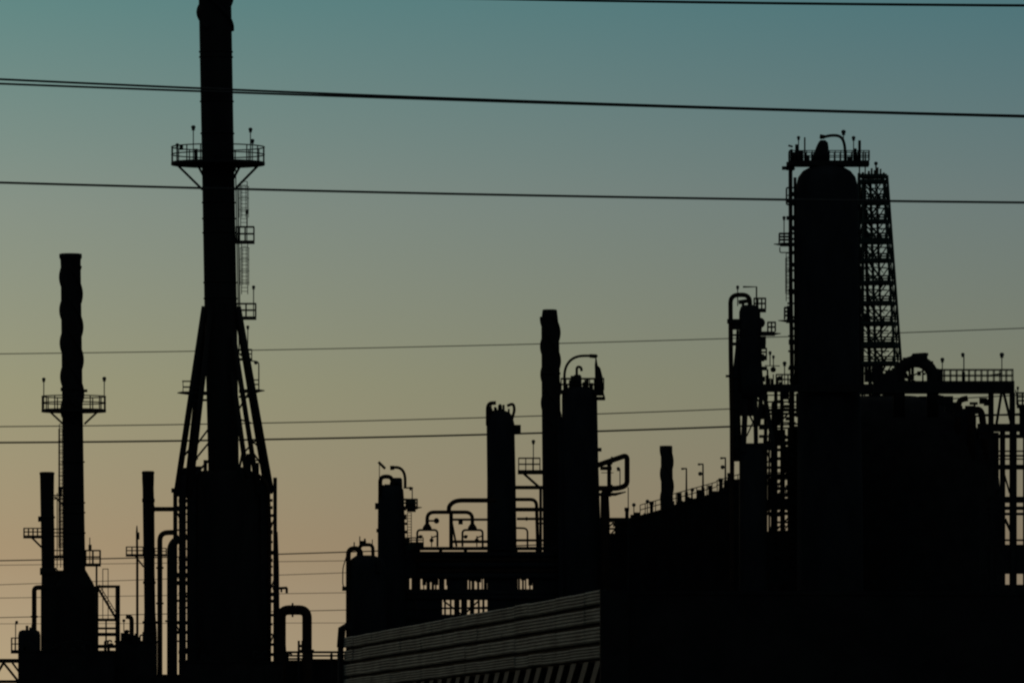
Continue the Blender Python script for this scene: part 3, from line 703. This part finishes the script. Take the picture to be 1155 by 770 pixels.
# ================================================================== LATTICE TOWER
T = Thing('lattice_tower', 'tapering haze-tinted lattice tower with many floors, behind the broad domed tower', 'tower', 985, 236)
lv = [197, 203, 225, 248, 269, 292, 317, 340, 363, 386, 408, 440, 480, 520, 560, 620, 700, T.base]
xl = lambda y: 968-(y-200)*.018
xr = lambda y: 1001.5+(y-200)*.076
half = lambda y: (xr(y)-xl(y))/2
xc = lambda y: (xl(y)+xr(y))/2
def cor(i, y):
    a = R(33)+math.pi/2*i; r = half(y)*1.19
    return (xc(y)+r*math.cos(a), y, r*math.sin(a))
for i in range(4):
    T.part('corner_post', MB().tube([cor(i, y) for y in lv], 1.5, 6), 'green')
for j, y in enumerate(lv[:-3]):
    th = 4.0 if y not in (225, 386, 269) else 6.0
    c = [cor(i, y) for i in range(4)]
    vs = [(q[0], yy, q[2]) for yy in (y, y+th) for q in c]
    T.part('floor', MB().add(vs, [(0, 1, 2, 3), (4, 5, 6, 7), (0, 1, 5, 4), (1, 2, 6, 5), (2, 3, 7, 6), (3, 0, 4, 7)]), 'green')
for i in range(4):
    b = MB(); k = (i+1) % 4
    for j in range(1, len(lv)-1):
        y0, y1 = lv[j], lv[j+1]
        a0, a1, c0, c1 = cor(i, y0), cor(i, y1), cor(k, y0), cor(k, y1)
        mid0 = tuple((a0[q]+c0[q])/2 for q in range(3)); mid1 = tuple((a1[q]+c1[q])/2 for q in range(3))
        b.bar(a0, mid1, 1.5).bar(c0, mid1, 1.5).bar(mid0, mid1, 1.3)
    T.part('bracing', b, 'green')
st = MB()
for j in range(1, 12):
    y0, y1 = lv[j], lv[j+1]; s_ = 1 if j % 2 else -1
    st.bar((xc(y0)-9*s_, y0+2, -3*s_), (xc(y1)+8*s_, y1, -3*s_), 2.2)
    st.bar((xc(y0)-9*s_, y0-7, -3*s_), (xc(y1)+8*s_, y1-9, -3*s_), .8)
    st.tube([(xc(y0)-3, y0, 6), (xc(y1)-3, y1, 6)], 1.6, 8); st.tube([(xc(y0)-10, y0, 3), (xc(y1)-10, y1, 3)], 2.0, 8)
    st.bar((xc(y0)-12, y0+9, 2), (xc(y0)+13, y0+10, 2), 1.4)
    st.tube([(xc(y0)+4, y0, -6), (xc(y1)+4, y1, -6)], .9, 8)
T.part('stair', st, 'green')
rng = random.Random(12)
for j in range(1, 12):
    y0, y1 = lv[j], lv[j+1]
    for q in range(2):
        x = xl(y0)+1+rng.random()*(9 if q else 4); h = 5+rng.random()*12
        T.part('equipment', MB().box(x, x+2+rng.random()*4, y1-h, y1, -6, 2), 'green')
    T.part('railing', rail_rect(xl(y0)+1, xr(y0)-2, y0-6, y0, -7, 7, 6, .55, 1), 'green')
T.part('riser', MB().tube([(968.5, 196, -12), (966.5, 440, -12)], 1.6, 8), 'green')
T.part('riser', MB().tube([(973.5, 212, -12), (973, 440, -12)], 1.2, 8), 'green')
tp = MB(); rng = random.Random(2)
for i in range(8):
    x = 972+i*3.4; T.part('roof_post', MB().box(x, x+.9+rng.random()*1.6, 188+rng.random()*7, 198, -5, 5), 'green')
T.part('mast_lamp', MB().tube([(988, 200, 0), (988, 186, 0)], .9, 6).ball((988, 184.5, 0), 2.2, 8), 'green')

# ================================================================== RIGHT DECK, PIPE RING, VESSELS
T = Thing('pipe_ring', 'huge thick pipe loop at the foot of the lattice tower', 'pipe', 1033, 200, 455)
T.part('pipe_run', MB().tube([(1014, 470, 0), (1014, 440, 0)]+[(1033-19*math.cos(a), 425-17.5*math.sin(a), 0) for a in [math.pi*i/16 for i in range(17)]]+[(1052, 440, 0), (1052, 470, 0)], 6.8, 16), 'soot')
T.part('drum', MB().tube([(1028, 405, -1), (1029.5, 405, -1), (1044.5, 404, -1), (1046, 404, -1)], [4, 6.6, 6.6, 4], 14), 'soot')
beams(T, 'flange', [(1008, 1020, 424, 428, -8, 8), (1046, 1058, 427, 431, -8, 8), (1043, 1047, 398, 401, -3, 3)], 'soot')
T.part('inner_pipework', MB().tube([(1014, 436, 2), (1052, 434, 2)], 4.2, 10).bar((1020, 430, 2), (1030, 433, 2), 4).tube([(1020, 424, 2), (1034, 431, 2)], 1.2, 8).tube([(1026, 410, 3), (1026, 436, 3)], 1.3, 8).bar((1028, 424, 3), (1050, 414, 3), 1.6).tube([(1041, 410, 3), (1041, 430, 3)], .9, 8).bar((1018, 412, 3), (1030, 436, 3), 1.4), 'rust')
rng = random.Random(8)
for i in range(9):
    x = 1018+rng.random()*26; y = 412+rng.random()*14
    T.part('inner_fitting', MB().box(x, x+2+rng.random()*5, y, y+2+rng.random()*6, 2+i*.1, 5), 'steel')
for i in range(7):
    a = .25+i*.42; cx_, cy_ = 1033-25*math.cos(a), 425-23.5*math.sin(a)
    T.part('pipe_bracket', MB().box(cx_-2-rng.random()*2, cx_+2, cy_-1, cy_+3+rng.random()*2, -3, 3), 'soot')
T.part('valve_bonnet', MB().box(1055, 1063, 417, 436, -4, 4), 'steel')

T = Thing('pipe_deck', 'high railed deck with three lamps on legs at the right edge', 'platform', 1100, 194)
p = T.part('deck', MB().box(985, 1143.5, 430, 443.5, -14, 14), 'steel')
T.part('railing', rail_rect(1058, 1142, 417, 430, -13, 13, 12, .6, 1), 'steel', p)
lamp(T, 1062.3, 406.3, 430, p, 0, 2.4, -13); lamp(T, 1086.5, 400.6, 430, p, -1.2, 2.2, -13, pole=.75); lamp(T, 1129.3, 400.8, 430, p, 0, 2.7, -13)
T.part('cable_tray', MB().bar((1114, 424, -13), (1130, 421.5, -13), 1.4).box(1084.6, 1088, 420, 430, -14, -12), 'steel', p)
for x, wd in ((1118, 4.4), (1142, 4.6)):
    T.part('column', MB().box(x-wd/2, x+wd/2, 443, T.base, -13, -8), 'steel'); T.part('column', MB().box(x-wd/2-.5, x+wd/2-.5, 443, T.base, 8, 13), 'steel')
T.part('brace', MB().bar((1129, 443, -10), (1123.5, 478, -10), 3).bar((1131.5, 443, -10), (1140, 478, -10), 3), 'steel')
rng = random.Random(51)
for i in range(22):
    x = 968+rng.random()*42; h = 3+rng.random()*18*(1 if x < 1000 else .7)
    T.part('deck_equipment', MB().box(x, x+1.2+rng.random()*5, 430-h, 430.5, 2+i*.1, 8), 'steel', p)
for i in range(14):
    x = 1062+rng.random()*50; y = 443+rng.random()*24
    T.part('hung_fitting', MB().box(x, x+2+rng.random()*9, y, y+2+rng.random()*8, 2+i*.1, 8), 'steel')
bm_ = MB()
for y, h in ((467, 2), (478, 9), (490, 4.2), (508, 1.6), (513, 2), (517, 1.4), (524, 5.5), (560, 7), (571, 4), (578, 3), (608, 2), (614, 33), (659, 30)):
    T.part('beam', MB().box(1105, 1180, y, y+h, -9, -5), 'steel')
for a, b, t in (((1133, 585, -7), (1142, 604, -7), 3), ((1131, 530, -7), (1138.5, 556, -7), 2), ((1145, 440, -7), (1156, 492, -7), 1.2)): T.part('diagonal', MB().bar(a, b, t), 'steel')
for x, wd in ((1130.5, 6), (1144.2, 4.6), (1155.5, 4)):
    T.part('riser', MB().box(x-wd/2, x+wd/2, 484, T.base, -8, -4), 'steel')
T = Thing('side_landing', 'small railed landing cut off by the right edge, below the high deck', 'platform', 1152, 201, 470)
T.part('deck', MB().box(1147, 1200, 456, 460, -6, 6).box(1150, 1200, 460, 493, -5, 5), 'steel')
T.part('railing', rail_rect(1147, 1198, 443, 456, -5, 5, 8, .8, 2), 'green')
lamp(T, 1148, 437.5, 456, None, 0, 1.6)

T = Thing('storage_tank', 'huge dome topped tank filling the lower right behind the corrugated hall', 'tank', 1018, 224)
prof = [(1016, T.base, 116), (1016, 620, 115.5), (1015, 570, 114.5), (1014, 540, 113), (1012, 515, 108), (1010, 497, 102), (1006, 480, 94), (1004, 467, 84), (1002, 456, 72), (1000, 450, 56), (1000, 447, 34), (1000, 446, 12)]
shell(T, prof, 'dark', 'vessel', 0, 56)
mb = MB(); rng = random.Random(11)
for i in range(44):
    x = 966+rng.random()*148; top = 444.5+rng.random()*9+max(0, x-1056)*.62
    T.part('crown_equipment', MB().box(x, x+3+rng.random()*9, top, top+50, -44-i*.1, -36), 'steel')
for i in range(18):
    y = 485+i*8+rng.random()*5; e = 1018+118*min(1, .80+(y-485)*.0022)
    T.part('side_equipment', MB().box(e-20, e-9+rng.random()*5, y, y+5+rng.random()*9, -36-i*.1, -28), 'steel')
T.part('crown_pipe', MB().tube(bend([(1092, 520, -70), (1092, 466, -70), (1103, 464, -70), (1110, 520, -70)], 9), 4, 10), 'rust')
T.part('crown_pipe', MB().tube(bend([(1076, 500, -70), (1078, 454, -70), (1088, 452, -70)], 6), 3.4, 10), 'rust')

# densely packed frame between the long building and the tower
T = Thing('pipe_scaffold', 'open steel frame crammed with pipework left of the broad tower', 'steel frame', 880, 207)
for x, wd in ((863.5, 4), (875, 4), (893, 6), (905, 3), (918, 5)):
    T.part('column', MB().box(x-wd/2, x+wd/2, 441, T.base, -5, 0), 'steel')
bm_ = MB(); rng = random.Random(31)
y = 445
while y < 640:
    h = 1.2+rng.random()*2.6; a = 861+rng.random()*14
    T.part('beam', MB().box(a, 905-rng.random()*8, y, y+h, -5, -1), 'steel'); y += h+2.4+rng.random()*5.5
beams(T, 'beam', [(861, 925, y, y+h, -4, 0) for y, h in ((461, 3), (497, 5), (534, 4), (563, 12), (599, 60))])
for x0, x1, y0, y1 in ((861, 865.5, 490, 600), (872.5, 877, 500, 600), (885.5, 893, 503, 532), (888, 906, 540, 560), (894, 906, 480, 600), (880, 884, 450, 480), (898, 906, 443, 470), (877, 886, 484, 500), (866, 872, 538, 566), (880, 890, 441, 450), (876, 880, 462, 476)):
    T.part('exchanger', MB().box(x0, x1, y0, y1, 4, 9), 'clad')
for i in range(9):
    x = 866+rng.random()*34; y0 = 450+rng.random()*60
    T.part('pipe_run', MB().tube(bend([(x, 640, 3), (x, y0, 3), (x+8+rng.random()*10, y0, 3)], 4), .9+rng.random()*1.2, 8), 'rust')
br = MB()
for a, b in (((863, 465, -3), (875, 497, -3)), ((876, 580, -3), (893, 566, -3)), ((876, 597, -3), (893, 580, -3)), ((863, 505, -3), (875, 534, -3)), ((893, 462, -3), (876, 480, -3)), ((864, 541, -3), (875, 566, -3))):
    br.bar(a, b, 2)
rng = random.Random(41)
for i in range(46):
    x = 864+rng.random()*30; y = 445+rng.random()*150
    if i % 3: T.part('fitting', MB().box(x, x+1+rng.random()*5, y, y+1+rng.random()*5, -8-i*.05, -5.5), 'steel')
    else: T.part('small_pipe', MB().bar((x, y, -7-i*.05), (x+rng.uniform(-9, 9), y+rng.uniform(4, 16), -7-i*.05), 1.2), 'rust')
T.part('brace', br, 'steel')
block('dark compressor house behind the packed frame, below the broad tower', 852, 962, 602, 233, 30, 'dark', 0, seed=16)

# ================================================================== CORRUGATED HALL in front
Yr = 200.0; Yl = Yr*4/3
Pr = Vector(((679-CX)*Yr/F, Yr)); Pl = Vector(((390-CX)*Yl/F, Yl))
dh = (Pl-Pr).normalized(); LH = (Pl-Pr).length; nh = Vector((dh.y, -dh.x))  # nh: into the building (right, away)
if nh.x < 0: nh = -nh
HT = (HY-664)*Yr/F+EYE
hall = bpy.data.objects.new('corrugated_hall', None); C.objects.link(hall); hall.location = (Pr.x, Pr.y, 0)
tag(hall, 'long corrugated hall in front with pale ribbed bands along its left side', 'building', None, 'thing')
hc = lambda p: ((dh*p[0]+nh*p[2]).x, (dh*p[0]+nh*p[2]).y, p[1])
WH = 26.0; q_ = (HT-EYE)/((HY-664)*90/2600.0); hz = lambda z: EYE+(z-EYE)*q_
link_mesh('wall', MB().box(.05, LH, 0, HT-.12, .12, WH), 'dark', hc, hall)
link_mesh('roof', MB().box(.02, LH+.1, HT-.118, HT-.03, .06, WH+.1), 'dark', hc, hall)
bands = [(hz(8.62), HT-.02), (hz(7.90), hz(8.45)), (hz(7.15), hz(7.72)), (hz(6.50), hz(6.97))]
for z0, z1 in bands:
    # ribbed sheets: waves up the height, run along the length; each sheet sits a little differently
    mb = MB(); n = 36; ns = 22; rng = random.Random(int(z0*100))
    for q in range(ns):
        a0, a1 = LH*q/ns+.004, LH*(q+1)/ns-.004
        of = rng.uniform(-.012, .012); dz = rng.uniform(-.012, .006); tl = rng.uniform(-.015, .015); vs = []; fs = []
        for i in range(n+1):
            z = z0+(z1-z0)*i/n+dz; w = -.03+of+tl*(i/n-.5)-.034*(1-math.cos(2*math.pi*i/9))/2
            vs += [(a0, z, w), (a1, z, w)]
        for i in range(n): fs.append((2*i, 2*i+1, 2*i+3, 2*i+2))
        o = len(vs); vs += [(a0, z0+dz, .11), (a1, z0+dz, .11), (a0, z1+dz, .11), (a1, z1+dz, .11)]
        fs += [(0, 1, o+1, o), (2*n, 2*n+1, o+3, o+2), (o, o+1, o+3, o+2)]
        fs += [tuple([o]+[2*i for i in range(n+1)]+[o+2]), tuple([o+1]+[2*i+1 for i in range(n+1)]+[o+3])]
        mb.add(vs, fs)
    link_mesh('cladding_band', mb, 'sheet', hc, hall)
link_mesh('corner_trim', MB().box(-.12, -.003, hz(4.7), HT-.02, -.05, .6), 'dark', hc, hall)
for i in range(26):     # slanting fins of the air inlet below the cladding
    a = .2+i*(LH-3)/26+random.uniform(-.12, .12)
    z1, z0 = hz(6.40), hz(5.0)
    mb = MB().add([(a+.0, z1, 0), (a+1.0, z1, 0), (a+2.9, z0, -.02), (a+1.9, z0, -.02), (a, z1, .1), (a+1.0, z1, .1), (a+2.9, z0, .1), (a+1.9, z0, .1)],
                  [(0, 1, 2, 3), (4, 5, 6, 7), (0, 1, 5, 4), (1, 2, 6, 5), (2, 3, 7, 6), (3, 0, 4, 7)])
    link_mesh('louvre_fin', mb, 'fin', hc, hall)
link_mesh('sill', MB().box(0, LH, hz(4.7), hz(4.98), -.06, .11), 'sheet', hc, hall)
link_mesh('downpipe', MB().tube([(LH+.05, 0, -.15), (LH+.05, HT-.3, -.15)], .09, 8).tube([(LH+.05, HT-.3, -.15), (LH+.2, HT+.25, -.1), (LH-.2, HT+.35, .1)], .12, 8), 'steel', hc, hall)

# ================================================================== OVERHEAD WIRES
def wire(label, pts, px, Y, dY=0.0, sag=0.0, group='overhead wires crossing the sky', x0=-420, x1=1580):
    """pts: (x, y) seen along the wire; it runs on well past both sides of the picture"""
    xs = [q[0] for q in pts]; ys = [q[1] for q in pts]
    def yy(x):
        if x <= xs[0]: i = 0
        elif x >= xs[-1]: i = len(xs)-2
        else: i = max(j for j in range(len(xs)-1) if xs[j] <= x)
        return ys[i]+(ys[i+1]-ys[i])*(x-xs[i])/(xs[i+1]-xs[i])
    # smooth parabola through the readings
    import numpy as np
    if len(pts) > 2: c = np.polyfit(xs, ys, 2)
    else: c = (0.0, (ys[1]-ys[0])/(xs[1]-xs[0]), ys[0]-xs[0]*(ys[1]-ys[0])/(xs[1]-xs[0]))
    near = Y < 200; Y = Y*1.5 if near else DY(Y); k = Y/F; P = []
    if near: x0, x1 = -2000, 3200
    for i in range(61):
        x = x0+(x1-x0)*i/60; y = c[0]*x*x+c[1]*x+c[2]
        P.append(((x-CX)*k, Y, (HY-y)*k+EYE))
    mid = P[30]
    o = link_mesh('overhead_wire', MB().tube([(p[0]-mid[0], p[1]-mid[1], p[2]-mid[2]) for p in P], px/2*k, 8), 'wire', lambda p: p)
    o.location = mid
    return tag(o, label, 'wire', group, 'thing')
wire('topmost black wire, leaving through the top of the sky', [(560, -1), (800, 3), (1155, 6.5)], 3.0, 104)
wire('upper strand of the close pair of thick wires high in the sky', [(0, 89.5), (200, 98.8), (400, 107.2), (700, 117.6), (1155, 130.8)], 2.5, 100)
wire('lower strand of the close pair of thick wires high in the sky', [(0, 94.6), (200, 102.2), (400, 109.3), (700, 119.0), (1155, 131.9)], 2.4, 101)
wire('single dark wire below the close pair, crossing the side platform of the broad tower', [(0, 206), (200, 211.5), (600, 220.5), (1155, 228.5)], 2.6, 102)
wire('thin faint wire passing behind the foot of the lattice tower', [(0, 399), (180, 396.5), (600, 388), (1155, 370)], 1.0, 262)
wire('upper of the two near parallel wires behind the tapered ribbed chimney', [(0, 481), (300, 476.5), (550, 471), (820, 461)], 1.15, 264)
wire('lower and thicker of the two wires behind the tapered ribbed chimney', [(0, 499), (310, 495), (550, 490), (820, 481)], 2.0, 266)
wire('lowest clear wire, behind both left chimneys', [(0, 632), (135, 629), (313, 625), (390, 622)], 1.3, 268, x1=700)
fg = 'faint far wires low at the left'
wire('faint far wire just under the lowest clear wire', [(0, 637), (390, 632)], .65, 270, group=fg, x1=700)
wire('faint far wire, second under the lowest clear wire', [(0, 659), (390, 645.5)], .7, 272, group=fg, x1=700)
wire('faint far wire, third under the lowest clear wire', [(0, 674), (390, 668)], .65, 274, group=fg, x1=700)
wire('faint far wire just above the top of the fat pipe loop', [(0, 696), (390, 687.5)], .85, 276, group=fg, x1=700)
wire('faintest far wire, lowest of all over the pipe shed', [(0, 703), (390, 702)], .55, 278, group=fg, x1=700)

# ================================================================== CAMERA, SKY, SUN
cam = bpy.data.cameras.new('camera'); co = bpy.data.objects.new('camera', cam); C.objects.link(co)
co.location = (0, 0, EYE); co.rotation_euler = (R(90), 0, 0)
cam.sensor_width = 36; cam.lens = 36*F/1155
cam.shift_y = (HY-385)/1155
cam.clip_end = 20000
S.camera = co

SUN_EL, SUN_AZ = 4.0, -21.0       # degrees; azimuth from straight ahead, to the left
w = bpy.data.worlds.new('World'); S.world = w; w.use_nodes = True
nt = w.node_tree; bg = nt.nodes['Background']; L = nt.links.new
sky = nt.nodes.new('ShaderNodeTexSky'); sky.sky_type = 'NISHITA'; sky.sun_disc = False
sky.sun_elevation = R(SUN_EL); sky.sun_rotation = R(SUN_AZ)
sky.air_density = 1.0; sky.dust_density = 1.0; sky.ozone_density = 1.0
# dusk air tint: how much of each colour the air passes at each height above the horizon
tc = nt.nodes.new('ShaderNodeTexCoord'); sp = nt.nodes.new('ShaderNodeSeparateXYZ'); mr = nt.nodes.new('ShaderNodeMapRange')
mr.inputs['From Min'].default_value = 0.0; mr.inputs['From Max'].default_value = 0.5
rp = nt.nodes.new('ShaderNodeValToRGB')
TINT = [(0.022, (0.132, 0.234, 1.18)), (0.052, (0.118, 0.1805, 0.655)), (0.088, (0.111, 0.195, 0.535)), (0.13, (0.0965, 0.1905, 0.53)), (0.178, (0.0549, 0.1758, 0.4463)), (0.3, (0.1, 0.2, 0.4)), (0.6, (.56, .57, .55)), (1.0, (.9, .86, .76))]
el = rp.color_ramp.elements
while len(el) < len(TINT): el.new(.5)
for e, (p_, c_) in zip(el, TINT): e.position = p_; e.color = (*c_, 1)
mx = nt.nodes.new('ShaderNodeMix'); mx.data_type = 'RGBA'; mx.blend_type = 'MULTIPLY'; mx.inputs['Factor'].default_value = 1; mx.clamp_result = False
L(tc.outputs['Generated'], sp.inputs[0]); L(sp.outputs['Z'], mr.inputs['Value']); L(mr.outputs[0], rp.inputs['Fac'])
L(sky.outputs[0], mx.inputs['A']); L(rp.outputs[0], mx.inputs['B']); L(mx.outputs['Result'], bg.inputs['Color'])
bg.inputs['Strength'].default_value = 0.15

sl = bpy.data.lights.new('sun', 'SUN'); so = bpy.data.objects.new('sun', sl); C.objects.link(so)
sl.energy = 0.04; sl.angle = R(0.5); sl.color = (1.0, .72, .45)
az, e_ = R(-SUN_AZ), R(SUN_EL)
to_sun = Vector((-math.sin(az)*math.cos(e_), math.cos(az)*math.cos(e_), math.sin(e_)))
so.rotation_euler = to_sun.to_track_quat('Z', 'Y').to_euler(); so.location = (-60, 80, 40)

S.view_settings.view_transform = 'Standard'; S.view_settings.look = 'None'
S.view_settings.exposure = 0.0; S.view_settings.gamma = 1.0; S.view_settings.use_curve_mapping = False
S.render.engine = 'CYCLES'
S.cycles.filter_width = 2.3
S.cycles.use_denoising = True
S.cycles.max_bounces = 4
